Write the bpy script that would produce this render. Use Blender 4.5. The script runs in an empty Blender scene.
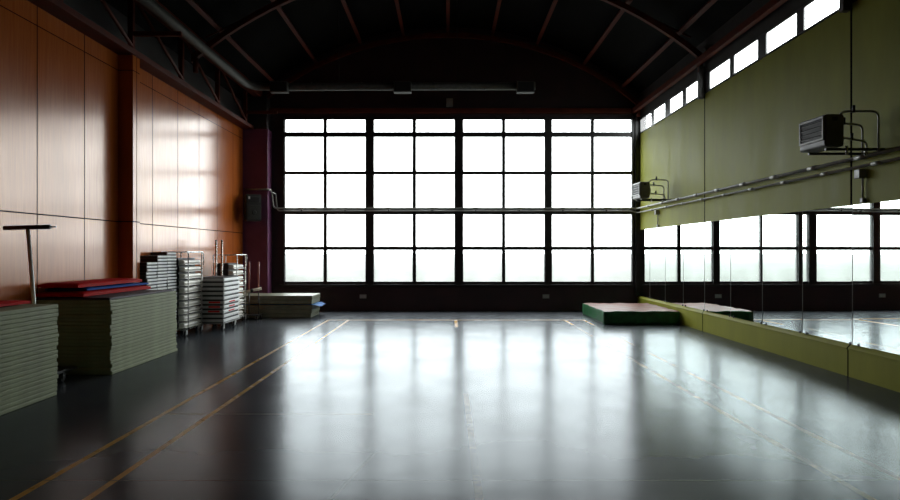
import bpy, bmesh, math, random
from mathutils import Vector, Matrix
random.seed(7)
C = bpy.context.scene.collection
sc = bpy.context.scene
PI = math.pi

# ------------------------------------------------------------------ dimensions
D = 17.81            # window wall
XL, XR = -5.10, 4.86
YB = -4.0            # wall behind the viewer
ARC_R, ARC_Z = 7.5, -0.56

def arcz(x, R=ARC_R):
    return ARC_Z + math.sqrt(R * R - x * x)

# ------------------------------------------------------------------ materials
class NT:
    """tiny helper round a node tree"""
    def __init__(s, name):
        s.m = bpy.data.materials.new(name); s.m.use_nodes = True
        s.t = s.m.node_tree; s.n = s.t.nodes; s.n.clear()
        s.out = s.n.new('ShaderNodeOutputMaterial')
    def node(s, typ, **kw):
        n = s.n.new(typ)
        for k, v in kw.items(): setattr(n, k, v)
        return n
    def link(s, a, b): s.t.links.new(a, b)
    def put(s, sock, v):
        if isinstance(v, bpy.types.NodeSocket): s.link(v, sock)
        else: sock.default_value = v
    def math(s, op, a, b=0.0, c=0.0):
        n = s.node('ShaderNodeMath', operation=op)
        s.put(n.inputs[0], a); s.put(n.inputs[1], b)
        if op in ('COMPARE',): s.put(n.inputs[2], c)
        return n.outputs[0]
    def mix(s, f, a, b):
        n = s.node('ShaderNodeMix', data_type='RGBA')
        s.put(n.inputs[0], f); s.put(n.inputs[6], a); s.put(n.inputs[7], b)
        return n.outputs[2]
    def coords(s):
        tc = s.node('ShaderNodeTexCoord'); sp = s.node('ShaderNodeSeparateXYZ')
        s.link(tc.outputs['Object'], sp.inputs[0])
        return tc.outputs['Object'], sp.outputs[0], sp.outputs[1], sp.outputs[2]
    def noise(s, vec, scale, detail=3.0, rough=0.55, stretch=None):
        if stretch:
            mp = s.node('ShaderNodeMapping'); mp.inputs['Scale'].default_value = stretch
            s.link(vec, mp.inputs[0]); vec = mp.outputs[0]
        n = s.node('ShaderNodeTexNoise'); s.link(vec, n.inputs['Vector'])
        n.inputs['Scale'].default_value = scale; n.inputs['Detail'].default_value = detail
        n.inputs['Roughness'].default_value = rough
        return n.outputs['Fac']
    def ramp(s, f, lo, hi):
        n = s.node('ShaderNodeMapRange'); s.put(n.inputs[0], f)
        n.inputs[1].default_value = lo; n.inputs[2].default_value = hi
        return n.outputs[0]
    def remap(s, f, a, b, c, d):
        n = s.node('ShaderNodeMapRange'); s.put(n.inputs[0], f)
        for i, v in enumerate((a, b, c, d)): n.inputs[i + 1].default_value = v
        return n.outputs[0]
    def bsdf(s, col, rough=0.5, metal=0.0, spec=0.5, coat=0.0, coat_rough=0.1, bump=None, bump_s=0.2, bump_d=0.01):
        b = s.node('ShaderNodeBsdfPrincipled')
        s.put(b.inputs['Base Color'], col); s.put(b.inputs['Roughness'], rough)
        s.put(b.inputs['Metallic'], metal); s.put(b.inputs['Specular IOR Level'], spec)
        s.put(b.inputs['Coat Weight'], coat); s.put(b.inputs['Coat Roughness'], coat_rough)
        if hasattr(s, 'tint'): b.inputs['Specular Tint'].default_value = s.tint
        if bump is not None:
            bp = s.node('ShaderNodeBump'); s.link(bump, bp.inputs['Height'])
            bp.inputs['Strength'].default_value = bump_s; bp.inputs['Distance'].default_value = bump_d
            s.link(bp.outputs[0], b.inputs['Normal'])
        s.link(b.outputs[0], s.out.inputs[0])
        return s.m

def rgb(r, g, b): return (r, g, b, 1.0)

def plain(name, col, rough=0.5, metal=0.0, var=0.15, scale=8.0, spec=0.5, stretch=None, bump_s=0.0):
    """a colour with a little wear in tone and gloss"""
    t = NT(name); v, x, y, z = t.coords()
    f = t.noise(v, scale, stretch=stretch)
    lo = rgb(*[c * (1 - var) for c in col]); hi = rgb(*[min(1, c * (1 + var)) for c in col])
    r = t.remap(f, 0.3, 0.7, max(0.02, rough - 0.06), min(1, rough + 0.06))
    return t.bsdf(t.mix(t.ramp(f, 0.3, 0.7), lo, hi), r, metal, spec, bump=f if bump_s else None, bump_s=bump_s)

def floor_material():
    t = NT('grey_sealed_floor'); v, x, y, z = t.coords()
    big = t.noise(v, 0.55, 4.0); fine = t.noise(v, 9.0, 5.0, 0.65); mid = t.noise(v, 1.6, 3.0, 0.5, (1.0, 0.6, 1.0))
    col = t.mix(t.ramp(big, 0.3, 0.72), rgb(.034, .037, .044), rgb(.050, .055, .065))
    col = t.mix(t.math('MULTIPLY', t.ramp(mid, 0.52, 0.75), 0.35), col, rgb(.035, .036, .04))
    # painted court lines, worn away in patches
    wear = t.ramp(t.noise(v, 3.0, 5.0, 0.7), 0.36, 0.52)
    wear2 = t.ramp(t.noise(v, 1.1, 5.0, 0.7), 0.45, 0.62)
    def vline(x0, y0, y1, w=0.05):
        m = t.math('COMPARE', x, x0, w / 2)
        m = t.math('MULTIPLY', m, t.math('GREATER_THAN', y, y0))
        return t.math('MULTIPLY', m, t.math('LESS_THAN', y, y1))
    def hline(y0, x0, x1, w=0.05):
        m = t.math('COMPARE', y, y0, w / 2)
        m = t.math('MULTIPLY', m, t.math('GREATER_THAN', x, x0))
        return t.math('MULTIPLY', m, t.math('LESS_THAN', x, x1))
    def mx(*a):
        r = a[0]
        for b in a[1:]: r = t.math('MAXIMUM', r, b)
        return r
    good = mx(vline(-2.635, -4, 15.46), vline(-2.19, -4, 15.46), hline(15.44, -2.66, 3.03, .07), vline(.17, 14.0, 15.46, .06),
              vline(2.57, 14.4, 15.46), vline(2.99, 14.4, 15.46))
    worn = mx(vline(.19, 3.0, 7.4), vline(2.57, -4, 14.4), vline(2.99, -4, 14.4), hline(6.48, -2.66, -0.7, .035))
    good = t.math('MULTIPLY', good, t.remap(wear, 0, 1, .78, 1.0))
    worn = t.math('MULTIPLY', worn, t.remap(wear2, 0, 1, .12, .6))
    col = t.mix(good, col, rgb(.58, .28, .015))
    col = t.mix(worn, col, rgb(.50, .36, .16))
    # slab joints, a crack
    wob = t.math('MULTIPLY', t.math('SUBTRACT', t.noise(v, .8, 1.0), 0.5), 0.03)
    yj = t.math('ADD', y, wob)
    joint = mx(*[t.math('COMPARE', yj, a, .009) for a in (1.6, 3.1, 4.6, 6.1, 9.1, 12.1)])
    crk = t.math('SUBTRACT', x, t.math('MULTIPLY', t.math('SUBTRACT', yj, 4.3), 0.16))
    crack = t.math('COMPARE', crk, -0.70, .012)
    crack = t.math('MULTIPLY', crack, t.math('LESS_THAN', y, 5.8))
    groove = mx(joint, crack)
    col = t.mix(t.math('MULTIPLY', groove, .7), col, rgb(.015, .015, .017))
    ripple = t.noise(v, 2.2, 2.0, .5, (.7, 1.3, 1))
    rough = t.math('ADD', t.remap(big, .3, .7, .205, .235), t.math('MULTIPLY', mx(good, worn), .06))
    bp = t.node('ShaderNodeBump'); t.link(t.math('SUBTRACT', ripple, t.math('MULTIPLY', groove, .10)), bp.inputs['Height'])
    bp.inputs['Strength'].default_value = .10; bp.inputs['Distance'].default_value = .02
    # thin worn sealer: a diffuse body under a patchy clear film
    df = t.node('ShaderNodeBsdfDiffuse'); t.link(col, df.inputs[0])
    gl = t.node('ShaderNodeBsdfGlossy'); gl.inputs[0].default_value = rgb(.93, .97, 1.0); t.link(rough, gl.inputs['Roughness'])
    t.link(bp.outputs[0], gl.inputs['Normal'])
    fr = t.node('ShaderNodeFresnel'); fr.inputs[0].default_value = 1.5
    fac = t.math('MULTIPLY', fr.outputs[0], t.remap(mid, .3, .7, .56, .48))
    ms = t.node('ShaderNodeMixShader'); t.link(fac, ms.inputs[0]); t.link(df.outputs[0], ms.inputs[1]); t.link(gl.outputs[0], ms.inputs[2])
    t.link(ms.outputs[0], t.out.inputs[0])
    return t.m

def plywood_material():
    t = NT('varnished_plywood'); v, x, y, z = t.coords()
    g = t.noise(v, 6.0, 5.0, .6, (1, 6.0, .35)); g2 = t.noise(v, 1.2, 3.0, .5, (1, 1.5, .5))
    P = 1.13
    idx = t.math('FLOOR', t.math('DIVIDE', t.math('SUBTRACT', y, 8.69), P))
    up = t.math('GREATER_THAN', z, 1.97)
    wn = t.node('ShaderNodeTexWhiteNoise', noise_dimensions='1D')
    t.link(t.math('ADD', idx, t.math('MULTIPLY', up, 31.3)), wn.inputs['W'])
    col = t.mix(t.ramp(g, .3, .7), rgb(.41, .092, .012), rgb(.52, .132, .020))
    col = t.mix(t.math('MULTIPLY', wn.outputs['Value'], .3), col, rgb(.46, .10, .014))
    col = t.mix(t.math('MULTIPLY', t.ramp(g2, .55, .75), .3), col, rgb(.20, .058, .014))
    pp = t.math('PINGPONG', t.math('SUBTRACT', y, 8.69), P / 2)
    seam = t.math('LESS_THAN', pp, .010)
    seam = t.math('MAXIMUM', seam, t.math('COMPARE', z, 1.97, .008))
    seam = t.math('MAXIMUM', seam, t.math('COMPARE', z, 4.31, .006))
    col = t.mix(seam, col, rgb(.02, .008, .004))
    h = t.math('MULTIPLY', g, .25)
    rough = t.remap(g2, .3, .7, .18, .23)
    t.tint = rgb(1, .76, .62)
    return t.bsdf(col, t.math('ADD', rough, t.math('MULTIPLY', seam, .6)), 0, t.math('MULTIPLY', t.math('SUBTRACT', 1.0, seam), 1.0), bump=h, bump_s=.03, bump_d=.004)

def green_wall_material(name, lo, hi, seams=(13.26, 8.44, 3.62), sw=.022):
    t = NT(name); v, x, y, z = t.coords()
    g = t.noise(v, 1.6, 4.0, .6, (1, 1.6, .5)); f = t.noise(v, 14, 3)
    col = t.mix(t.ramp(g, .3, .7), rgb(*lo), rgb(*hi))
    m = None
    for s_ in seams:
        c = t.math('COMPARE', y, s_, sw)
        m = c if m is None else t.math('MAXIMUM', m, c)
    col = t.mix(m, col, rgb(.008, .008, .004))
    return t.bsdf(col, t.remap(g, .3, .7, .5, .6), 0, t.math('MULTIPLY', t.math('SUBTRACT', 1.0, m), .08), bump=f, bump_s=.02)

def pane_material():
    t = NT('frosted_window_glass'); v, x, y, z = t.coords()
    tr = t.node('ShaderNodeBsdfTransparent'); tr.inputs[0].default_value = rgb(.985, .995, .99)
    tl = t.node('ShaderNodeBsdfTranslucent'); tl.inputs[0].default_value = rgb(.92, .95, .94)
    gl = t.node('ShaderNodeBsdfGlossy'); gl.inputs[0].default_value = rgb(1, 1, 1); gl.inputs['Roughness'].default_value = .15
    n = t.noise(v, 2.0, 2.0)
    m1 = t.node('ShaderNodeMixShader'); t.put(m1.inputs[0], t.remap(n, .3, .7, .05, .09))
    t.link(tr.outputs[0], m1.inputs[1]); t.link(tl.outputs[0], m1.inputs[2])
    m2 = t.node('ShaderNodeMixShader'); m2.inputs[0].default_value = .03
    t.link(m1.outputs[0], m2.inputs[1]); t.link(gl.outputs[0], m2.inputs[2])
    t.link(m2.outputs[0], t.out.inputs[0])
    return t.m

def mirror_material():
    t = NT('silvered_mirror'); v, x, y, z = t.coords()
    n = t.noise(v, 3.0, 3.0)
    return t.bsdf(rgb(.80, .86, .83), t.remap(n, .3, .7, .0, .001), 1.0)

M = {}
M['floor'] = floor_material()
M['ply'] = plywood_material()
M['green'] = green_wall_material('olive_green_paint', (.265, .275, .038), (.33, .34, .052))
M['green_ledge'] = green_wall_material('yellow_green_paint', (.25, .255, .025), (.30, .30, .035), sw=.014)
M['pane'] = pane_material()
M['mirror'] = mirror_material()
M['maroon'] = plain('dark_maroon_paint', (.035, .014, .018), .6, var=.3, scale=2)
M['purple'] = plain('purple_column_paint', (.15, .044, .112), .38, var=.12, scale=3)
M['dark_wall'] = plain('dark_wall_paint', (.02, .014, .013), .7, var=.3, scale=2)
M['ceiling'] = plain('dark_roof_panels', (.0045, .0036, .0032), .85, var=.35, scale=1.2, spec=.06)
M['frame'] = plain('dark_window_steel', (.014, .011, .011), .45, var=.25)
M['red_steel'] = plain('red_oxide_steel', (.095, .020, .011), .6, var=.25, scale=4, spec=.10)
M['galv'] = plain('galvanised_steel', (.50, .50, .48), .38, .85, var=.2, scale=14)
M['steel'] = plain('bright_steel_tube', (.62, .61, .58), .28, .95, var=.1, scale=20)
M['duct'] = plain('dull_duct_steel', (.07, .066, .062), .55, .1, var=.25, scale=14)
M['pipe'] = plain('grey_pipe_paint', (.34, .34, .31), .42, .2, var=.15, scale=10)
M['black'] = plain('black_rubber', (.012, .012, .012), .6, var=.3)
M['black_plastic'] = plain('black_plastic', (.022, .022, .022), .42, var=.2, scale=20)
M['grille'] = plain('dark_speaker_mesh', (.035, .036, .033), .55, var=.5, scale=90)
M['heater'] = plain('grey_heater_enamel', (.115, .105, .095), .42, var=.12)
M['heater_face'] = plain('pale_grey_heater_face', (.40, .40, .38), .4, var=.1)
M['mat'] = plain('grey_green_mat', (.30, .335, .20), .62, var=.14, scale=5, spec=.25)
M['mat_dark'] = plain('dark_plum_mat', (.030, .016, .030), .6, var=.2)
M['mat_red'] = plain('red_vinyl_mat', (.52, .005, .005), .6, var=.15, scale=3, spec=.04)
M['mat_blue'] = plain('blue_vinyl_mat', (.012, .085, .38), .6, var=.15, spec=.04)
M['sky_blue'] = plain('bright_blue_cloth', (.03, .28, .72), .5, var=.2)
M['thick_mat'] = plain('pale_olive_canvas', (.19, .20, .135), .45, var=.2, scale=4)
M['mat_green'] = plain('green_vinyl', (.012, .12, .035), .42, var=.35, scale=6, bump_s=.1)
M['mat_top'] = plain('brown_vinyl_top', (.20, .080, .052), .5, var=.2, scale=2, spec=.12)
M['step_and_gap_dark'] = plain('charcoal_foam_and_gap_shade', (.020, .019, .019), .6, var=.2)  # foam of the step blocks, also painted shade between the trays
M['step_edge'] = plain('pale_grey_edge', (.74, .76, .76), .42, var=.1)
M['alu'] = plain('pale_aluminium', (.86, .84, .79), .4, .15, var=.1, scale=6)
M['alu_grey'] = plain('grey_panel_end', (.24, .24, .235), .45, .2, var=.15)
M['white'] = plain('white_enamel', (.90, .91, .91), .38, var=.06)
M['red_label'] = plain('red_sticker', (.75, .015, .012), .5, var=.1)
M['wood_brown'] = plain('dark_brown_wood', (.035, .016, .010), .4, var=.3, scale=12)
M['pink_pole'] = plain('dusty_red_pole', (.42, .14, .12), .42, var=.15)
M['cream'] = plain('cream_foam', (.70, .62, .48), .6, var=.15)
M['plate_light'] = plain('light_grey_panel', (.55, .54, .53), .45, .1, var=.1)
M['plate'] = plain('grey_plastic_plate', (.32, .32, .31), .4, var=.1)
def yard():
    t = NT('ground_with_painted_haze'); v, x, y, z = t.coords()
    n = t.noise(v, .05, 2.0); n2 = t.noise(v, .4, 2.0)
    f = t.math('ADD', t.remap(y, 35, 230, 0, 1), t.math('MULTIPLY', t.math('SUBTRACT', n, .5), .5))  # paler with distance: the panes' soft fade to white painted into the ground
    col = t.mix(f, t.mix(n2, rgb(.066, .069, .062), rgb(.084, .085, .076)), rgb(.22, .22, .22))
    return t.bsdf(col, .95, 0, 0.0)
M['outside'] = yard()

# ------------------------------------------------------------------ mesh helpers
def BM(): return bmesh.new()

def box(bm, x0, x1, y0, y1, z0, z1, bev=0.0, seg=2):
    vs = [bm.verts.new((x, y, z)) for z in (z0, z1) for y in (y0, y1) for x in (x0, x1)]
    fs = [bm.faces.new([vs[i] for i in q]) for q in
          ((0, 2, 3, 1), (4, 5, 7, 6), (0, 1, 5, 4), (2, 6, 7, 3), (0, 4, 6, 2), (1, 3, 7, 5))]
    if bev > 0:
        es = list({e for f in fs for e in f.edges})
        bmesh.ops.bevel(bm, geom=es, offset=bev, segments=seg, affect='EDGES', profile=.5)
    return vs

def tube(bm, pts, r, seg=10, caps=True):
    pts = [Vector(p) for p in pts]
    n = len(pts); rings = []
    up = Vector((0, 0, 1))
    d0 = (pts[1] - pts[0]).normalized()
    if abs(d0.dot(up)) > .95: up = Vector((1, 0, 0))
    side = d0.cross(up).normalized()
    for i, p in enumerate(pts):
        if i == 0: d = d0
        elif i == n - 1: d = (pts[i] - pts[i - 1]).normalized()
        else: d = ((pts[i] - pts[i - 1]).normalized() + (pts[i + 1] - pts[i]).normalized()).normalized()
        side = (side - d * side.dot(d)).normalized(); u = side.cross(d)
        rr = r[i] if isinstance(r, (list, tuple)) else r
        rings.append([bm.verts.new(p + (side * math.cos(a) + u * math.sin(a)) * rr) for a in [2 * PI * k / seg for k in range(seg)]])
    for a, b in zip(rings, rings[1:]):
        for k in range(seg):
            f = bm.faces.new((a[k], a[(k + 1) % seg], b[(k + 1) % seg], b[k])); f.smooth = True
    if caps:
        bm.faces.new(list(reversed(rings[0]))); bm.faces.new(rings[-1])

def rounded(pts, rad, n=5):
    """a polyline with its corners rounded"""
    P = [Vector(p) for p in pts]; out = [P[0]]
    for a, b, c in zip(P, P[1:], P[2:]):
        d1 = (a - b); d2 = (c - b)
        r = min(rad, d1.length * .49, d2.length * .49)
        s, e = b + d1.normalized() * r, b + d2.normalized() * r
        for k in range(n + 1):
            t_ = k / n
            out.append(s * (1 - t_) ** 2 + b * 2 * t_ * (1 - t_) + e * t_ ** 2)
    out.append(P[-1]); return out

def prism(bm, prof, axis, a0, a1):
    """extrude a closed profile; axis 'y': prof is (x,z); 'x': (y,z); 'z': (x,y)"""
    def pt(p, a):
        return {'y': (p[0], a, p[1]), 'x': (a, p[0], p[1]), 'z': (p[0], p[1], a)}[axis]
    A = [bm.verts.new(pt(p, a0)) for p in prof]; B = [bm.verts.new(pt(p, a1)) for p in prof]
    n = len(prof)
    for i in range(n): bm.faces.new((A[i], A[(i + 1) % n], B[(i + 1) % n], B[i]))
    bm.faces.new(list(reversed(A))); bm.faces.new(B)

def disc_y(bm, cx, y0, y1, cz, r, seg=20):
    tube(bm, [(cx, y0, cz), (cx, y1, cz)], r, seg)

def obj(name, bm, mat, parent=None):
    """link one mesh object; bm is in world space, moved into its parent's space"""
    bmesh.ops.recalc_face_normals(bm, faces=bm.faces)
    if parent is not None:
        bm.transform(WM[parent].inverted())
    me = bpy.data.meshes.new(name); bm.to_mesh(me); bm.free()
    me.materials.append(mat)
    o = bpy.data.objects.new(name, me); C.objects.link(o)
    if parent is not None:
        o.parent = parent; WM[o] = WM[parent]
    else: WM[o] = Matrix()
    return o
class _W(dict):
    def __setitem__(s, k, v): dict.__setitem__(s, k.name, v)
    def __getitem__(s, k): return dict.__getitem__(s, k.name)
WM = _W()

def tag(o, label, cat, group=None):
    o['label'] = label; o['category'] = cat
    if group: o['group'] = group
    return o

def thing(name, label, cat, loc=(0, 0, 0), rz=0.0, group=None):
    o = bpy.data.objects.new(name, None); C.objects.link(o)
    o.location = loc; o.rotation_euler = (0, 0, rz); o.empty_display_size = .1
    WM[o] = Matrix.Translation(loc) @ Matrix.Rotation(rz, 4, 'Z')
    return tag(o, label, cat, group)

def solo(name, bm, mat, label, cat, loc, group=None, rz=0.0):
    """a thing that is one mesh; bm is local"""
    o = obj(name, bm, mat); o.location = loc; o.rotation_euler = (0, 0, rz)
    return tag(o, label, cat, group)

def dup(root, loc, label, rz=None, group=None):
    r = root.copy(); C.objects.link(r); r.location = loc
    if rz is not None: r.rotation_euler = (0, 0, rz)
    r['label'] = label
    if group: r['group'] = group
    for ch in root.children:
        c = ch.copy(); C.objects.link(c); c.parent = r
        for g in ch.children:
            d = g.copy(); C.objects.link(d); d.parent = c
    return r

def struct(name, bm, mat, parent=None):
    o = obj(name, bm, mat, parent)
    if parent is None: o['kind'] = 'structure'
    return o

def sroot(name):
    o = bpy.data.objects.new(name, None); C.objects.link(o); o['kind'] = 'structure'; WM[o] = Matrix(); return o

ORD = ('zeroth first second third fourth fifth sixth seventh eighth ninth tenth eleventh twelfth thirteenth fourteenth fifteenth '
       'sixteenth seventeenth eighteenth nineteenth twentieth twenty-first twenty-second twenty-third twenty-fourth twenty-fifth '
       'twenty-sixth twenty-seventh twenty-eighth').split()

# ------------------------------------------------------------------ shell
b = BM(); box(b, XL - .3, XR + .3, YB - .2, D + .15, -.15, 0); struct('floor', b, M['floor'])

b = BM(); box(b, XL - .2, XL, YB, 17.40, 0, 4.55); struct('wall_left', b, M['ply'])
b = BM(); box(b, XL - .25, XL - .05, YB, D, 4.55, 5.75); struct('wall_left_upper', b, M['dark_wall'])

b = BM(); box(b, XR + .002, XR + .03, YB, D, 0, 4.49); struct('wall_right', b, M['green'])
b = BM(); box(b, XR + .002, XR + .03, YB, D, 4.86, 5.75); struct('wall_right_upper', b, M['dark_wall'])

b = BM(); box(b, XL - .2, XR + .2, YB - .2, YB, 0, 7.3); struct('wall_front', b, M['dark_wall'])

# window wall, pieces round the opening
WX0, WX1, WZ0, WZ1 = -4.21, 4.74, .68, 4.94
b = BM()
box(b, XL - .2, XR + .2, D, D + .25, -.1, WZ0)
box(b, XL - .2, XR + .2, D, D + .25, WZ1, 7.4)
box(b, XL - .2, WX0, D, D + .25, WZ0, WZ1)
box(b, WX1, XR + .2, D, D + .25, WZ0, WZ1)
struct('wall_back', b, M['maroon'])

# arched roof
b = BM(); N = 28; xs = [XL - .3 + (XR - XL + .33) * i / N for i in range(N + 1)]
R1 = 7.78
prof = [(x, arcz(x, R1)) for x in xs] + [(x, arcz(x, R1) + .12) for x in reversed(xs)]
prism(b, prof, 'y', YB - .2, D + .2)
struct('ceiling', b, M['ceiling'])

# windows
cols = [(-4.152, -3.155), (-3.094, -2.087), (-1.893, -.89), (-.824, .178), (.377, 1.384), (1.445, 2.463), (2.636, 3.644), (3.705, 4.68)]
rows = [(4.54, 4.88), (3.546, 4.441), (2.60, 3.485), (1.627, 2.467), (.737, 1.561)]
edges = [WX0, -1.99, .2775, 2.55, WX1]
for k in range(4):
    root = sroot('window_%d' % (k + 1))
    x0, x1 = edges[k], edges[k + 1]
    (a0, a1), (c0, c1) = cols[2 * k], cols[2 * k + 1]
    f = BM(); y0, y1 = D - .02, D + .10
    box(f, x0, a0, y0 - .03, y1, WZ0, WZ1); box(f, c1, x1, y0 - .03, y1, WZ0, WZ1)
    box(f, a1, c0, y0, y1, WZ0, WZ1)
    zs = [WZ0] + [z for r in reversed(rows) for z in r] + [WZ1]
    for i in range(0, len(zs), 2):
        for (p, q) in ((a0, a1), (c0, c1)):
            box(f, p, q, y0 + .002, y1 - .002, zs[i], zs[i + 1])
    fr = struct('frame', f, M['frame'], root)
    for (p, q) in ((a0, a1), (c0, c1)):
        for (z0, z1) in rows:
            g = BM(); box(g, p - .01, q + .01, D + .045, D + .05, z0 - .01, z1 + .01)
            struct('pane', g, M['pane'], root)
    # thin glazing beads round the panes
    g = BM()
    for (p, q) in ((a0, a1), (c0, c1)):
        for (z0, z1) in rows:
            box(g, p, p + .012, D - .008, D + .04, z0, z1); box(g, q - .012, q, D - .008, D + .04, z0, z1)
            box(g, p + .012, q - .012, D - .008, D + .04, z0, z0 + .012); box(g, p + .012, q - .012, D - .008, D + .04, z1 - .012, z1)
    struct('glazing_bead', g, M['frame'], root)
b = BM(); box(b, WX0 - .1, WX1 + .02, D - .07, D - .002, WZ0 - .06, WZ0, .008); struct('trim_1', b, M['frame'])
b = BM(); box(b, XL + .1, XR, D - .12, D - .002, 5.02, 5.14, .01); struct('trim_2', b, M['red_steel'])
b = BM(); box(b, WX1 + .005, XR, D - .10, D - .002, 0.4, 5.02); struct('trim_3', b, M['frame'])

# clerestory windows
cl = [(16.69, 17.61), (15.62, 16.48), (14.45, 15.28), (13.47, 14.25), (12.03, 12.96), (10.94, 11.86), (9.72, 10.66), (8.63, 9.53)]
CZ0, CZ1 = 4.515, 4.83
for i, (a, c) in enumerate(cl):
    root = sroot('window_%d' % (5 + i))
    lo = (cl[i + 1][1] + a) / 2 if i + 1 < len(cl) else a - .1
    hi = (cl[i - 1][0] + c) / 2 if i else D
    f = BM()
    box(f, XR - .02, XR + .004, lo, a, 4.49, 4.86); box(f, XR - .02, XR + .004, c, hi, 4.49, 4.86)
    box(f, XR - .02, XR + .004, a, c, 4.49, CZ0); box(f, XR - .02, XR + .004, a, c, CZ1, 4.86)
    struct('frame', f, M['frame'], root)
    g = BM(); box(g, XR - .016, XR - .011, a - .01, c + .01, CZ0 - .01, CZ1 + .01); struct('pane', g, M['pane'], root)
b = BM(); box(b, XR - .01, XR + .03, YB, 8.53, 4.49, 4.86); struct('wall_right_light_block', b, M['dark_wall'])  # added solid strip, closes the unseen clerestory bays to cut fill light

# plywood wall's pilaster and the purple column by the windows
b = BM(); box(b, XL, -4.87, 10.82, 11.07, 0, 4.55, .006); struct('pilaster', b, M['ply'])
b = BM(); box(b, XL - .2, -4.48, 17.40, D, 0, 4.56, .006); struct('column', b, M['purple'])
b = BM(); box(b, XL - .1, -4.52, 17.45, D, 4.56, 5.4); struct('column_head', b, M['dark_wall'])

# yellow-green ledge under the mirrors
b = BM(); prism(b, [(4.822, 0), (4.822, .322), (4.812, .326), (4.812, .343), (4.858, .392), (4.862, .392), (4.862, 0)], 'y', YB, D - .01)
struct('baseboard_right', b, M['green_ledge'])

# top beam and lattice girder over the plywood wall
b = BM(); box(b, XL - .05, -4.84, YB, 17.5, 4.55, 4.64, .006); struct('beam_wall_top', b, M['red_steel'])
gr = sroot('girder')
b = BM(); box(b, -4.84, -4.66, YB, 17.6, 5.36, 5.54); struct('top_chord', b, M['red_steel'], gr)
ys = [10.9 + 2.04 * i for i in range(-4, 4)]
for i, y in enumerate(ys):
    b = BM(); box(b, -4.97, -4.89, y - .04, y + .04, 4.64, 5.45); struct('post', b, M['red_steel'], gr)
    if y < 17:
        b = BM(); tube(b, [(-4.86, y, 5.42), (-4.90, y + 1.98, 4.70)], .03, 6); struct('diagonal', b, M['red_steel'], gr)
    if i not in (4, 7): continue
    b = BM(); box(b, -4.95, -4.15, y - .03, y + .03, 4.86, 4.93); struct('bracket_arm', b, M['red_steel'], gr)

# roof arches and purlins
for y in (3.62, 8.44, 13.26, 17.55):
    b = BM(); xs = [-4.85 + 9.7 * i / 32 for i in range(33)]
    pr = [(x, arcz(x, 7.44)) for x in xs] + [(x, arcz(x, 7.54)) for x in reversed(xs)]
    prism(b, pr, 'y', y - .05, y + .05)
    r_ = struct('roof_arch', b, M['red_steel'])
    b = BM()
    for s in (-1, 1):
        tube(b, [(s * 4.78, y, 5.2), (s * 4.78, y, 4.9)], .05, 8)
    struct('arch_foot', b, M['red_steel'], r_)
    b = BM()
    prev = None
    for i in range(9):
        x = -4.6 + 9.2 * i / 8
        p = (x, y, arcz(x, 7.5 if i % 2 else 7.66))
        if prev: tube(b, [prev, p], .018, 6)
        prev = p
    struct('web_lattice', b, M['red_steel'], r_)
for x in (-4.35, -3.35, -2.2, -1.13, 0, 1.13, 2.25, 3.45, 4.42):
    z = arcz(x, 7.66); a = math.atan2(x, z - ARC_Z)
    b = BM(); box(b, -.04, .04, YB, D, -.06, .06)
    b.transform(Matrix.Translation((x, 0, z)) @ Matrix.Rotation(a, 4, 'Y'))
    struct('purlin', b, M['red_steel'])
b = BM(); box(b, 4.66, 4.76, YB, D - .12, 5.02, 5.14, .008); struct('beam_eave', b, M['red_steel'])
for y in (13.26, 8.44, 3.62):
    b = BM(); box(b, 4.74, 4.84, y - .05, y + .05, 4.40, 5.02, .006); struct('post', b, M['duct'])

# outside ground
b = BM(); box(b, -300, 300, D + .26, 600, -.30, -.2); box(b, XR + .4, 60, -30, D + .26, -.30, -.2)
struct('ground_outside', b, M['outside'])

# ------------------------------------------------------------------ mirrors
YAW = [.008, .012, .020, .024, .026, .0177, .0208, .0065, .0278, .015]
seams = [D - .02, 16.76, 15.56, 14.36, 13.16, 11.96, 10.75, 9.55, 8.35, 7.15, 5.95]
for i in range(len(seams) - 1):
    y1, y0 = seams[i], seams[i + 1]
    yc = (y0 + y1) / 2
    lab = ('tall wall mirror panel, the one in the corner next to the windows' if i == 0 else
           'tall wall mirror panel, %s one along the wall from the window corner' % ORD[i + 1])
    t = thing('mirror_panel', lab, 'mirror', (4.843, yc, .40), 0, 'mirrors on the olive wall')
    g = BM(); box(g, 4.841, 4.846, y0 + .004, y1 - .004, .396, 2.06)
    yaw = YAW[i]     # each panel hangs about a degree off the wall's line
    g.transform(Matrix.Translation((4.843, yc, 0)) @ Matrix.Rotation(yaw, 4, 'Z') @ Matrix.Translation((-4.843, -yc, 0)))
    obj('glass', g, M['mirror'], t)
    g = BM(); box(g, 4.837, 4.847, y1 - .002, y1 + .0005, .396, 2.06)
    g.transform(Matrix.Translation((4.843, yc, 0)) @ Matrix.Rotation(yaw, 4, 'Z') @ Matrix.Translation((-4.843, -yc, 0)))
    obj('polished_edge', g, M['plate'], t)
    for yy in (y0 + .05, y1 - .12):
        g = BM(); box(g, 4.822, 4.834, yy - .018, yy + .018, .388, .420, .003); obj('clip', g, M['black'], t)

# ------------------------------------------------------------------ exercise mats in stacks
TH = .0430
def mat_bm(w, l, th, bev=.009):
    m = BM(); box(m, -w / 2, w / 2, -l / 2, l / 2, 0, th, bev); return m
def shared_mats(n, first, label_fn, x, y, group, z0=0.0, jx=.010, jy=.016):
    for i in range(n):
        loc = (x + random.uniform(-jx, jx), y + random.uniform(-jy, jy), z0 + i * (TH + .0004))
        o = first.copy(); C.objects.link(o); o.location = loc; o.rotation_euler = (0, 0, random.uniform(-.004, .004))
        tag(o, label_fn(i), 'mat', group)
proto = obj('exercise_mat', mat_bm(.93, 2.07, TH), M['mat'])

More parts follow.
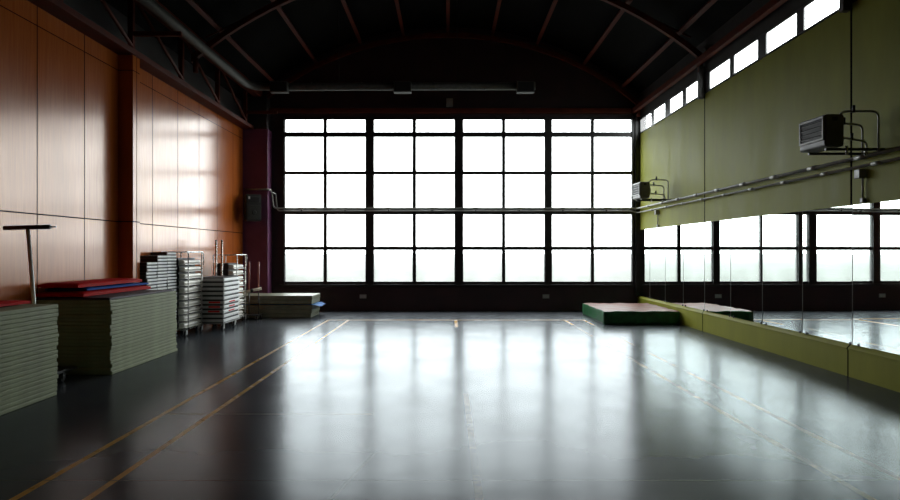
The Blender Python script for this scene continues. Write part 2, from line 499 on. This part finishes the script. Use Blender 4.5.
def lab1(i):
    return ('grey-green mat on the floor, bottom of the stack in front of the T-handled trolley' if i == 0 else
            'top grey-green mat directly under the single red mat, beside the T-handle' if i == 21 else
            'grey-green mat, %s up from the floor, stack in front of the T-handled trolley' % ORD[i + 1])
shared_mats(22, proto, lab1, -4.555, 6.31, 'grey-green mats in the stack under the single red mat')
Z1 = 22 * (TH + .0004)
def lab2(i):
    return ('grey-green mat on the floor, bottom of the stack under the folded red and blue mats' if i == 0 else
            'grey-green mat, uppermost of the stack under the red and blue mats' if i == 20 else
            'grey-green mat, %s up from the floor, stack under the red and blue mats' % ORD[i + 1])
shared_mats(21, proto, lab2, -4.57, 9.565, 'grey-green mats in the stack under the red and blue mats')
Z2 = 21 * (TH + .0004)
bpy.data.objects.remove(proto)

def soft_mat(name, w, l, th, mat, label, loc, rz=0.0, sag=.006, group=None):
    m = BM(); nx, ny = 8, 16
    top = []; bot = []
    for j in range(ny + 1):
        tr, br = [], []
        for i in range(nx + 1):
            u, v = i / nx, j / ny
            x, y = (u - .5) * w, (v - .5) * l
            e = min(u, 1 - u, v * l / w, (1 - v) * l / w)
            dip = .35 * th * max(0, 1 - e / .06) ** 2
            zz = th - dip + sag * math.sin(3.1 * x / w * 2 + 1.3) * math.cos(2.3 * y) * min(1, e * 12)
            tr.append(m.verts.new((x, y, zz))); br.append(m.verts.new((x, y, 0.0 + dip * .3)))
        top.append(tr); bot.append(br)
    for j in range(ny):
        for i in range(nx):
            m.faces.new((top[j][i], top[j][i + 1], top[j + 1][i + 1], top[j + 1][i])).smooth = True
            m.faces.new((bot[j][i], bot[j + 1][i], bot[j + 1][i + 1], bot[j][i + 1]))
    rim = [(j, 0) for j in range(ny)] + [(ny, i) for i in range(nx)] + [(j, nx) for j in range(ny, 0, -1)] + [(0, i) for i in range(nx, 0, -1)]
    for a, c in zip(rim, rim[1:] + rim[:1]):
        m.faces.new((top[a[0]][a[1]], top[c[0]][c[1]], bot[c[0]][c[1]], bot[a[0]][a[1]]))
    return solo(name, m, mat, label, 'mat', loc, group, rz)

soft_mat('red_mat', .72, 1.95, .045, M['mat_red'], 'single red mat lying on top of the grey-green stack beside the T-handle', (-4.70, 6.30, Z1 + .008))
soft_mat('plum_mat', .90, 2.02, .022, M['mat_dark'], 'thin dark plum mat spread under the folded red and blue mats', (-4.585, 9.565, Z2 + .004), sag=.002)
zz = Z2 + .032
soft_mat('folded_red_mat', .60, 1.90, .062, M['mat_red'], 'lower red mat under the blue one on the stack', (-4.765, 9.55, zz), -.01)
soft_mat('folded_blue_mat', .53, 1.74, .032, M['mat_blue'], 'thin blue mat sandwiched between two red mats on the stack', (-4.775, 9.65, zz + .070), -.015)
soft_mat('folded_red_mat', .50, 1.84, .060, M['mat_red'], 'upper red mat on top of the thin blue mat', (-4.81, 9.53, zz + .110), .01)

# ------------------------------------------------------------------ T-handled mat trolley
t = thing('mat_trolley', 'low mat trolley with a tall T-shaped handle between two mat stacks', 'trolley', (-4.70, 7.93, 0))
b = BM(); box(b, -4.98, -4.44, 7.50, 8.38, .105, .135, .006); obj('deck', b, M['black_plastic'], t)
for (x, y) in ((-4.90, 7.58), (-4.46, 7.58), (-4.90, 8.26), (-4.46, 8.08)):
    b = BM(); tube(b, [(x - .016, y, .05), (x + .016, y, .05)], .05, 16); w = obj('wheel', b, M['black'], t)
    b = BM(); tube(b, [(x - .018, y, .05), (x + .018, y, .05)], .016, 10); obj('hub', b, M['galv'], w)
    b = BM(); box(b, x - .03, x - .022, y - .03, y + .03, .04, .105); box(b, x + .022, x + .03, y - .03, y + .03, .04, .104)
    box(b, x - .03, x + .03, y - .03, y + .03, .1005, .1045)
    obj('caster_fork', b, M['black_plastic'], t)
b = BM(); tube(b, [(-4.625, 7.93, .135), (-4.76, 7.93, 1.76)], .021, 12); po = obj('pole', b, M['alu'], t)
b = BM(); tube(b, [(-4.625, 7.93, .135), (-4.632, 7.93, .22)], .034, 12); obj('socket', b, M['black_plastic'], t)
b = BM(); tube(b, [(-5.03, 7.93, 1.772), (-4.50, 7.93, 1.785)], .025, 12); h = obj('handle_bar', b, M['wood_brown'], t)
b = BM(); tube(b, [(-4.50, 7.93, 1.785), (-4.44, 7.93, 1.786)], .007, 8); obj('end_pin', b, M['steel'], h)

# ------------------------------------------------------------------ piles of step blocks behind the mats
SH = .0535
st = thing('step_block', 'x', 'step')
b = BM(); box(b, -.155, .125, -.198, .198, 0, SH - .003, .006); obj('block', b, M['step_and_gap_dark'], st)
b = BM(); box(b, .118, .135, -.19, .20, .014, SH - .008, .005); obj('edge_strip', b, M['step_edge'], st)
b = BM(); box(b, .128, .137, -.20, -.06, .030, SH - .006, .002); obj('grip_tab', b, M['white'], st)
def pile(x, y, n, what, group):
    for i in range(n):
        lab = ('charcoal step block on the floor at the bottom of %s' % what if i == 0 else
               'topmost charcoal step block of %s' % what if i == n - 1 else
               'charcoal step block, %s up from the floor in %s' % (ORD[i + 1], what))
        dup(st, (x + random.uniform(-.008, .008), y + random.uniform(-.006, .006), i * SH), lab, random.uniform(-.012, .012), group)
pile(-4.915, 11.31, 25, 'the shortest pile, by the pilaster', 'charcoal step blocks in the short pile')
pile(-4.915, 11.725, 27, 'the middle pile', 'charcoal step blocks in the middle pile')
pile(-4.915, 12.14, 28, 'the tallest pile, by the trolleys', 'charcoal step blocks in the tall pile')
for ch in list(st.children): bpy.data.objects.remove(ch)
bpy.data.objects.remove(st)

# ------------------------------------------------------------------ cage trolleys with pale trays
def caster(t, x, y, r=.05):
    b = BM(); tube(b, [(x - .014, y, r), (x + .014, y, r)], r, 16); w = obj('wheel', b, M['black'], t)
    b = BM(); tube(b, [(x - .016, y, r), (x + .016, y, r)], r * .4, 10); obj('hub', b, M['galv'], w)
    b = BM(); box(b, x - .027, x - .020, y - .028, y + .028, r * .7, r * 2 + .012); box(b, x + .020, x + .027, y - .028, y + .028, r * .7, r * 2 + .012)
    box(b, x - .027, x + .027, y - .028, y + .028, r * 2 + .008, r * 2 + .016); obj('caster_fork', b, M['galv'], t)

def cage_trolley(x0, x1, y0, y1, top, label, loops=True):
    t = thing('cage_trolley', label, 'trolley', ((x0 + x1) / 2, (y0 + y1) / 2, 0), 0, 'cage trolleys along the plywood wall')
    b = BM(); z = .125
    tube(b, [(x0, y0, z), (x1, y0, z), (x1, y1, z), (x0, y1, z), (x0, y0, z)], .014, 8)
    for k in range(1, 4):
        yy = y0 + (y1 - y0) * k / 4; tube(b, [(x0, yy, z), (x1, yy, z)], .010, 8)
    obj('base_frame', b, M['steel'], t)
    for (x, y) in ((x0, y0), (x1, y0 + .10), (x0, y1), (x1, y1 - .10)):
        b = BM(); tube(b, [(x, y, z), (x, y, top)], .012, 8); obj('post', b, M['steel'], t)
    b = BM(); tube(b, rounded([(x0, y0, top), (x1, y0, top), (x1, y1, top), (x0, y1, top), (x0, y0 + .01, top)], .06), .010, 8); obj('top_rail', b, M['steel'], t)
    b = BM(); tube(b, rounded([(x0, y1, top - .25), (x0, y1, top), (x1, y1, top), (x1, y1, top - .25)], .05), .010, 8); obj('end_hoop', b, M['steel'], t)
    for zz in (.48, .86):
        b = BM(); tube(b, [(x1 + .008, y0 + .08, zz), (x1 + .008, y1 - .08, zz)], .006, 6); obj('side_rail', b, M['steel'], t)
    for (x, y) in ((x0 + .04, y0 + .05), (x1 - .03, y0 + .05), (x0 + .04, y1 - .05), (x1 - .03, y1 - .05)): caster(t, x, y, .05)
    return t

TR = .124
def tray(x0, x1, length, th=TR):
    """pale tray: rolled side wall over a protruding lip, gap shade put in as a dark body; local, base at z=0"""
    t = thing('metal_tray', 'x', 'tray')
    w = x1 - x0; hw = w / 2
    pr = [(hw - .10, .020)]
    for k in range(11):
        a = -PI / 2 + PI * k / 10
        pr.append((hw - .045 + .046 * math.cos(a), .054 + .034 * math.sin(a)))
    pr += [(hw - .10, .088)]
    b = BM(); prism(b, pr, 'y', -length / 2, length / 2)
    obj('rolled_side', b, M['alu'], t)
    b = BM(); box(b, -hw, hw - .11, -length / 2 - .01, length / 2 + .01, .001, th - .001, .003); obj('tray_body', b, M['step_and_gap_dark'], t)  # dark colour stands in for the shade in the gaps between trays
    b = BM(); box(b, hw - .105, hw + .016, -length / 2 - .012, length / 2 + .014, .002, .017, .004); obj('lip', b, M['alu'], t)
    return t

def kill(t):
    for ch in list(t.children):
        for g in list(ch.children): bpy.data.objects.remove(g)
        bpy.data.objects.remove(ch)
    bpy.data.objects.remove(t)

cage_trolley(-5.06, -4.63, 12.38, 13.26, 1.50, 'tall steel cage trolley full of pale trays, next to the charcoal block piles')
tr = tray(-5.02, -4.68, .80)
for i in range(10):
    lab = ('pale metal tray at the bottom of the cage trolley next to the charcoal blocks' if i == 0 else
           'topmost pale metal tray in the cage trolley next to the charcoal blocks' if i == 9 else
           'pale metal tray, %s up in the cage trolley next to the charcoal blocks' % ORD[i + 1])
    dup(tr, (-4.845 + random.uniform(-.004, .008), 12.82 + random.uniform(-.012, .012), .142 + i * (TR + .001)), lab, random.uniform(-.006, .006), 'pale trays in the cage trolley by the blocks')
cage_trolley(-4.86, -4.40, 14.50, 15.30, 1.44, 'steel cage trolley of pale trays behind the trolley with red-marked crates')
tr2 = tray(-4.82, -4.45, .68)
for i in range(9):
    lab = ('pale metal tray at the bottom of the cage trolley behind the red-marked crates' if i == 0 else
           'topmost pale metal tray in the cage trolley behind the red-marked crates' if i == 8 else
           'pale metal tray, %s up in the cage trolley behind the red-marked crates' % ORD[i + 1])
    dup(tr2, (-4.64 + random.uniform(-.006, .006), 14.90 + random.uniform(-.012, .012), .142 + i * (TR + .001)), lab, random.uniform(-.01, .01), 'pale trays in the rear cage trolley')
kill(tr); kill(tr2)

# flat trolley with red-marked crates and two tall poles
t = thing('flat_trolley', 'flat steel trolley with two tall bright poles, loaded with white-sided crates', 'trolley', (-4.55, 13.85, 0))
b = BM(); box(b, -4.85, -4.27, 13.32, 14.42, .125, .150, .005); obj('deck', b, M['alu_grey'], t)
for (x, y) in ((-4.80, 13.40), (-4.31, 13.40), (-4.80, 14.34), (-4.31, 14.10)): caster(t, x, y, .055)
for x in (-4.765, -4.645):
    b = BM(); tube(b, [(x, 14.375, .15), (x, 14.375, 1.735)], .021, 12); p = obj('pole', b, M['steel'], t)
    b = BM(); tube(b, [(x, 14.375, 1.735), (x, 14.375, 1.745)], .022, 12); obj('pole_cap', b, M['plate'], p)
CH = .0865
def crate(labelled):
    t = thing('flat_crate', 'x', 'crate')
    b = BM(); box(b, -.27, .255, -.485, .485, 0, CH - .002, .004); obj('tray_body', b, M['step_and_gap_dark'], t)
    b = BM(); box(b, .250, .278, -.49, .49, .012, CH - .022, .007); obj('side_rail', b, M['white'], t)
    b = BM(); box(b, -.275, .262, -.497, -.480, .014, CH - .022, .004); obj('end_panel', b, M['plate_light'], t)
    if labelled:
        b = BM(); box(b, -.02, .20, -.500, -.496, .026, CH - .026); obj('end_sticker', b, M['red_label'], t)
        b = BM(); box(b, .277, .280, -.20, .16, .026, CH - .036); obj('side_sticker', b, M['red_label'], t)
    return t
c0, c1 = crate(False), crate(True)
for i in range(10):
    red = i in (2, 3, 4)
    lab = ('white-sided flat crate at the bottom of the trolley with two tall poles' if i == 0 else
           'topmost white-sided flat crate on the trolley with two tall poles' if i == 9 else
           'flat white-sided crate%s, %s up on the trolley with two tall poles' % (' with red stickers' if red else '', ORD[i + 1]))
    dup(c1 if red else c0, (-4.54 + random.uniform(-.004, .004), 13.825 + random.uniform(-.012, .012), .151 + i * CH), lab, random.uniform(-.005, .005), 'white-sided crates on the flat trolley')
kill(c0); kill(c1)

# ------------------------------------------------------------------ red-poled trolley and thick mats by the column
t = thing('pole_trolley', 'low trolley with two thin red poles and a cream crossbar before the thick mats', 'trolley', (-4.38, 15.62, 0))
b = BM(); box(b, -4.58, -4.18, 15.42, 15.84, .085, .110, .005); obj('deck', b, M['black_plastic'], t)
for (x, y) in ((-4.53, 15.47), (-4.23, 15.47), (-4.53, 15.79), (-4.23, 15.79)): caster(t, x, y, .036)
for (x, y) in ((-4.435, 15.60), (-4.25, 15.70)):
    b = BM(); tube(b, [(x, y, .11), (x, y, .62)], .014, 8); obj('lower_post', b, M['black_plastic'], t)
    b = BM(); tube(b, [(x, y, .62), (x + .006, y, 1.28)], .018, 10); obj('pole', b, M['pink_pole'], t)
b = BM(); tube(b, [(-4.57, 15.53, .60), (-4.17, 15.66, .685)], .033, 12); h = obj('crossbar', b, M['cream'], t)
b = BM(); tube(b, [(-4.40, 15.585, .636), (-4.34, 15.604, .649)], .035, 12); obj('bar_sleeve', b, M['black_plastic'], h)

def thick(i, z, th, label, dx=0.0, rz=0.0):
    m = BM(); box(m, -.97, .97, -.50, .50, 0, th, .014, 3)
    o = solo('thick_mat', m, M['thick_mat'], label, 'mat', (-4.07 + dx, 16.44, z), 'thick pale mats by the column', rz)
    return o
thick(0, 0.0, .098, 'thick pale mat on the floor, lowest of the low stack by the purple column', -.02)
thick(1, .099, .098, 'thick pale mat, second up from the floor in the low stack by the purple column', .0)
thick(2, .198, .090, 'thick pale mat right under the blue cloth in the low stack by the column', .02)
m = BM()
nx, ny = 16, 8
grid = []
for i in range(nx + 1):
    row = []
    for j in range(ny + 1):
        x = -.92 + 2.06 * i / nx; y = -.49 + .98 * j / ny
        over = max(0, x - 1.0)
        z = .006 + (.012 * math.sin(7 * y) * over * 6) - over * over * 2.2
        if over: y *= 1 - over * 1.5
        row.append(m.verts.new((x, y, z)))
    grid.append(row)
for i in range(nx):
    for j in range(ny):
        m.faces.new((grid[i][j], grid[i + 1][j], grid[i + 1][j + 1], grid[i][j + 1])).smooth = True
r = bmesh.ops.solidify(m, geom=m.faces[:], thickness=.010)
solo('blue_cloth', m, M['sky_blue'], 'bright blue cloth sticking out between the thick pale mats', 'cloth', (-4.07, 16.44, .290))
thick(3, .309, .098, 'thick pale mat lying directly on top of the blue cloth', .0)
thick(4, .408, .098, 'uppermost thick pale mat of the low stack by the purple column', .01)

# ------------------------------------------------------------------ green landing mat by the mirrors
t = thing('landing_mat', 'big low green landing mat with a brown top, against the mirror ledge', 'mat', (4.0, 15.64, 0))
X0, X1, Y0, Y1, H = 3.235, 4.79, 14.48, 16.80, .275
b = BM(); nx, ny, nz = 14, 18, 3
def wob(a, c): return .010 * math.sin(9 * a + 1.7 * c) + .008 * math.sin(17 * a - 2 * c)
ring = []
per = [(X0 + (X1 - X0) * i / nx, Y0) for i in range(nx)] + [(X1, Y0 + (Y1 - Y0) * j / ny) for j in range(ny)] + \
      [(X1 - (X1 - X0) * i / nx, Y1) for i in range(nx)] + [(X0, Y1 - (Y1 - Y0) * j / ny) for j in range(ny)]
cx, cy = (X0 + X1) / 2, (Y0 + Y1) / 2
levels = [0, .05, .13, .21, .262, .273]
for k, z in enumerate(levels):
    bul = (.0, .004, .006, .004, .003, -.002)[k]
    row = []
    for q, (x, y) in enumerate(per):
        ox = (1 if x > cx else -1) * (bul if x in (X0, X1) else 0); oy = (1 if y > cy else -1) * (bul if y in (Y0, Y1) else 0)
        ox = min(ox, .006) if x > cx else ox
        row.append(b.verts.new((x + ox, y + oy, z + (wob(x + y, 1) * .6 if k >= 4 else 0))))
    ring.append(row)
n = len(per)
for a, c in zip(ring, ring[1:]):
    for q in range(n): b.faces.new((a[q], a[(q + 1) % n], c[(q + 1) % n], c[q])).smooth = True
b.faces.new(list(reversed(ring[0])))
obj('side_cover', b, M['mat_green'], t)
b = BM(); g = [[b.verts.new((X0 + .002 + (X1 - X0 - .004) * i / 16, Y0 + .002 + (Y1 - Y0 - .004) * j / 20,
        .272 + wob(X0 + Y0 + (X1 - X0) * i / 16 + (Y1 - Y0) * j / 20, 1) * .6 + .008 * math.sin(2.2 * i / 16 * PI) * math.sin(j / 20 * PI))) for j in range(21)] for i in range(17)]
for i in range(16):
    for j in range(20): b.faces.new((g[i][j], g[i + 1][j], g[i + 1][j + 1], g[i][j + 1])).smooth = True
obj('top_cover', b, M['mat_top'], t)

# ------------------------------------------------------------------ wall heaters
def heater(y, label):
    a = math.radians(-87)
    cx, cz = 4.255, 2.845
    t = thing('unit_heater', label, 'heater', (cx, y, cz), a, 'heaters on the olive wall')
    W = WM[t]
    def part(name, bm, mat, par=t):
        bm.transform(W); return obj(name, bm, mat, par)
    w, d, h = .26, .11, .18
    b = BM(); box(b, -w, w, -d, d, -h, h, .025, 3); part('casing', b, M['heater'])
    b = BM()
    z0, z1 = -h + .075, h - .022
    box(b, -w + .02, w - .02, -d - .016, -d + .002, z1 - .022, z1, .003); box(b, -w + .02, w - .02, -d - .016, -d + .002, z0, z0 + .022, .003)
    box(b, -w + .02, -w + .045, -d - .016, -d + .002, z0 + .0221, z1 - .0221, .003); box(b, w - .045, w - .02, -d - .016, -d + .002, z0 + .0221, z1 - .0221, .003)
    part('face_frame', b, M['heater_face'])
    b = BM(); box(b, -w + .045, w - .045, -d - .003, -d - .001, z0 + .022, z1 - .022); part('dark_opening', b, M['black'])
    b = BM()
    for k in range(4):
        z = z0 + .045 + k * .052
        prism(b, [(-d - .015, z), (-d - .004, z + .016), (-d - .004, z + .021), (-d - .015, z + .006)], 'x', -w + .046, w - .046)
    part('louver', b, M['black_plastic'])
    b = BM(); tube(b, [(0, d - .002, 0), (0, d + .05, 0), (0, d + .07, 0)], [.172, .15, .10], 24); part('fan_shroud', b, M['black_plastic'])
    b = BM(); box(b, w - .004, w + .003, -.03, .03, h - .075, h - .035, .002); part('side_vent', b, M['black'])
    b = BM()
    for yy in (y - .20, y + .16):
        box(b, 4.20, 4.858, yy, yy + .03, cz - h - .035, cz - h - .008)
    obj('bracket', b, M['black_plastic'], t)
    for (ys, zs, ye, ze) in ((y - .10, cz + .14, y - .20, 3.085), (y + .05, cz + .08, y + .10, 2.985), (y - .14, cz - .11, y + .02, 2.78)):
        b = BM()
        tube(b, rounded([(4.36, ys, zs), (4.44, ys, ze), (4.785, ye, ze - .02), (4.785, ye, 2.60)], .07), .012, 8); pp = obj('supply_pipe', b, M['pipe'], t)
        b = BM(); tube(b, [(4.55, ys + (ye - ys) * .3, ze - .02), (4.55, ys + (ye - ys) * .3, ze + .06)], .017, 8); obj('valve', b, M['black_plastic'], pp)
    for (yy, xx) in ((y - .22, 4.42), (y - .10, 4.70)):
        b = BM(); tube(b, [(xx, yy, cz - .26), (xx, yy, cz - .17)], .016, 8); obj('union_nut', b, M['steel'], t)
    return t
heater(7.98, 'grey louvred unit heater on the olive wall above the pipe junction box')
heater(15.42, 'small looking grey unit heater on the olive wall next to the windows')

# ------------------------------------------------------------------ pipes
t = thing('wall_pipe', 'upper pipe of the pair along the olive wall, going round along the windows', 'pipe', (4.79, 12, 2.60), 0)
b = BM(); tube(b, rounded([(4.79, -3.9, 2.60), (4.79, 17.66, 2.60), (-4.40, 17.66, 2.60), (-4.43, 17.55, 3.04), (-4.43, 17.32, 3.05), (-5.02, 17.32, 3.05)], .10), .021, 10)
obj('pipe_tube', b, M['pipe'], t)
yk = [3.8 + 1.08 * i for i in range(13)]
for y in yk:
    b = BM(); tube(b, [(4.79, y - .10, 2.60), (4.79, y + .10, 2.60)], .028, 10); c = obj('coupling', b, M['pipe'], t)
    b = BM(); box(b, 4.79, 4.859, y + .06, y + .085, 2.585, 2.615); obj('wall_clip', b, M['pipe'], c)
for x in (-3.7, -2.6, -1.5, -.4, .7, 1.8, 2.9, 4.0):
    b = BM(); tube(b, [(x - .06, 17.66, 2.60), (x + .06, 17.66, 2.60)], .027, 10); c = obj('coupling', b, M['pipe'], t)
    b = BM(); box(b, x - .012, x + .012, 17.66, D - .02, 2.53, 2.60); obj('wall_clip', b, M['frame'], c)
t = thing('wall_pipe', 'lower pipe of the pair along the olive wall, going round along the windows', 'pipe', (4.80, 12, 2.50), 0)
b = BM(); tube(b, rounded([(4.80, -3.9, 2.495), (4.80, 17.70, 2.495), (4.6, 17.74, 2.545), (-4.32, 17.74, 2.545), (-4.36, 17.70, 2.97), (-4.36, 17.38, 2.98), (-4.40, 17.36, 2.98)], .06), .016, 10)
obj('pipe_tube', b, M['pipe'], t)
for y in yk:
    b = BM(); tube(b, [(4.80, y - .36, 2.495), (4.80, y - .20, 2.495)], .022, 10); c = obj('coupling', b, M['pipe'], t)
    b = BM(); box(b, 4.80, 4.859, y - .29, y - .265, 2.48, 2.51); obj('wall_clip', b, M['pipe'], c)
for (yy, lab) in ((8.18, 'grey junction box with a conduit hanging below the big heater'), (16.15, 'grey junction box with a conduit under the heater by the windows')):
    t = thing('junction_box', lab, 'junction box', (4.83, yy, 2.40), 0, 'junction boxes on the olive wall')
    b = BM(); box(b, 4.775, 4.857, yy - .055, yy + .055, 2.36, 2.465, .008); obj('box_body', b, M['plate'], t)
    b = BM(); tube(b, [(4.835, yy - .02, 2.36), (4.835, yy - .02, 2.13)], .012, 8); obj('conduit', b, M['pipe'], t)
    b = BM(); box(b, 4.815, 4.857, yy - .05, yy + .01, 2.075, 2.13, .006); obj('end_socket', b, M['plate'], t)

# ------------------------------------------------------------------ loudspeaker on the column
a = math.radians(34)
sp = thing('loudspeaker', 'black loudspeaker hung on the dark column beside the windows', 'loudspeaker', (-4.76, 16.98, 2.57), a)
W = WM[sp]
def spart(name, bm, mat, par=sp):
    bm.transform(W); return obj(name, bm, mat, par)
b = BM(); prism(b, [(-.19, -.16), (.19, -.16), (.13, .22), (-.13, .22)], 'z', -.32, .32)
bmesh.ops.bevel(b, geom=b.edges[:], offset=.015, segments=2, affect='EDGES'); spart('cabinet', b, M['black_plastic'])
b = BM(); box(b, -.165, .165, -.172, -.158, -.295, .06, .004); spart('grille', b, M['grille'])
b = BM(); disc_y(b, 0, -.182, -.171, -.115, .135, 24); w = spart('woofer', b, M['grille'])
b = BM(); tube(b, [(0, -.188, -.115), (0, -.181, -.115)], [.04, .06], 16); spart('dust_cap', b, M['black_plastic'], w)
b = BM(); box(b, -.15, .15, -.174, -.158, .11, .27, .006); h_ = spart('horn', b, M['grille'])
b = BM(); box(b, -.125, .125, -.180, -.173, .13, .25, .003); spart('horn_mouth', b, M['black'], h_)
b = BM(); box(b, -.145, -.10, -.184, -.175, .20, .26, .003); spart('badge', b, M['white'])
b = BM(); box(b, -4.84, -4.74, 17.16, 17.399, 2.52, 2.62); obj('bracket', b, M['black'], sp)

# ------------------------------------------------------------------ air duct
t = thing('air_duct', 'round silver air duct with three outlets, hung under the dark roof', 'duct', (-1.2, 15.4, 5.15))
b = BM()
tube(b, rounded([(-4.36, -3.9, 5.13), (-4.36, 15.4, 5.13), (1.92, 15.4, 5.15)], .45, 8), .085, 14)
obj('duct_pipe', b, M['duct'], t)
for x in (-3.68, -.99, 1.69):
    b = BM(); box(b, x - .19, x + .19, 15.18, 15.37, 4.97, 5.21, .008); v_ = obj('outlet_box', b, M['duct'], t)
    b = BM(); box(b, x - .165, x + .165, 15.172, 15.182, 4.995, 5.185); obj('outlet_grille', b, M['black'], v_)
for x in (-3.0, -1.9, -.3, .8):
    b = BM(); tube(b, [(x - .012, 15.4, 5.148), (x + .012, 15.4, 5.148)], .091, 14); obj('joint_ring', b, M['duct'], t)
for x in (-2.4, 0.2):
    b = BM(); tube(b, [(x, 15.4, 5.23), (x, 15.4, arcz(x, 7.76))], .006, 6); obj('hanger_rod', b, M['black_plastic'], t)

# ------------------------------------------------------------------ small wall fittings
b = BM(); box(b, -.085, .085, -.05, 0, -.11, .11, .01)
t = solo('wall_box', b, M['plate'], 'small grey box on the dark wall above the middle of the windows', 'wall box', (.04, D - .002, 5.29))
for (x, z, lab) in ((-2.16, .37, 'grey double socket low on the dark wall, nearer the thick mats'), (2.49, .37, 'grey double socket low on the dark wall, nearer the green landing mat')):
    t = thing('wall_socket', lab, 'socket', (x, D, z), 0, 'sockets under the windows')
    b = BM(); box(b, x - .085, x + .085, D - .022, D - .002, z - .05, z + .05, .005); obj('socket_plate', b, M['plate'], t)
    for s in (-.042, .042):
        b = BM(); box(b, x + s - .03, x + s + .03, D - .026, D - .021, z - .03, z + .03, .004); obj('socket_face', b, M['heater_face'], t)

# ------------------------------------------------------------------ daylight
w = bpy.data.worlds.new('overcast'); sc.world = w; w.use_nodes = True
bg = w.node_tree.nodes.get('Background') or w.node_tree.nodes.new('ShaderNodeBackground')
out = w.node_tree.nodes.get('World Output') or w.node_tree.nodes.new('ShaderNodeOutputWorld')
w.node_tree.links.new(bg.outputs[0], out.inputs[0])
bg.inputs[0].default_value = (.94, .985, 1.0, 1); bg.inputs[1].default_value = 8.2

def portal(loc, rot, sx, sy):
    l = bpy.data.lights.new('window_daylight', 'AREA'); l.shape = 'RECTANGLE'; l.size = sx; l.size_y = sy
    l.cycles.is_portal = True
    o = bpy.data.objects.new('window_daylight', l); o.location = loc; o.rotation_euler = rot; C.objects.link(o)
portal((.265, D + .12, 2.81), (-PI / 2, 0, 0), 8.95, 4.26)
portal((XR + .08, 13.1, 4.675), (0, PI / 2, 0), .36, 9.2)

# ------------------------------------------------------------------ camera
cam = bpy.data.cameras.new('camera'); co = bpy.data.objects.new('camera', cam); C.objects.link(co)
co.location = (0, 0, 1.5); co.rotation_euler = (PI / 2, 0, 0)
cam.sensor_width = 36; cam.lens = 36 * 700 / 900
cam.shift_x = 2 / 900; cam.shift_y = 2 / 900
cam.clip_start = .05; cam.clip_end = 900
sc.camera = co

sc.view_settings.view_transform = 'Standard'; sc.view_settings.look = 'None'
sc.view_settings.exposure = 0.0; sc.view_settings.gamma = 1.0; sc.view_settings.use_curve_mapping = False
cy_ = sc.cycles
cy_.use_denoising = True
cy_.max_bounces = 10; cy_.diffuse_bounces = 5; cy_.glossy_bounces = 6; cy_.transparent_max_bounces = 24
cy_.caustics_reflective = True; cy_.sample_clamp_indirect = 40
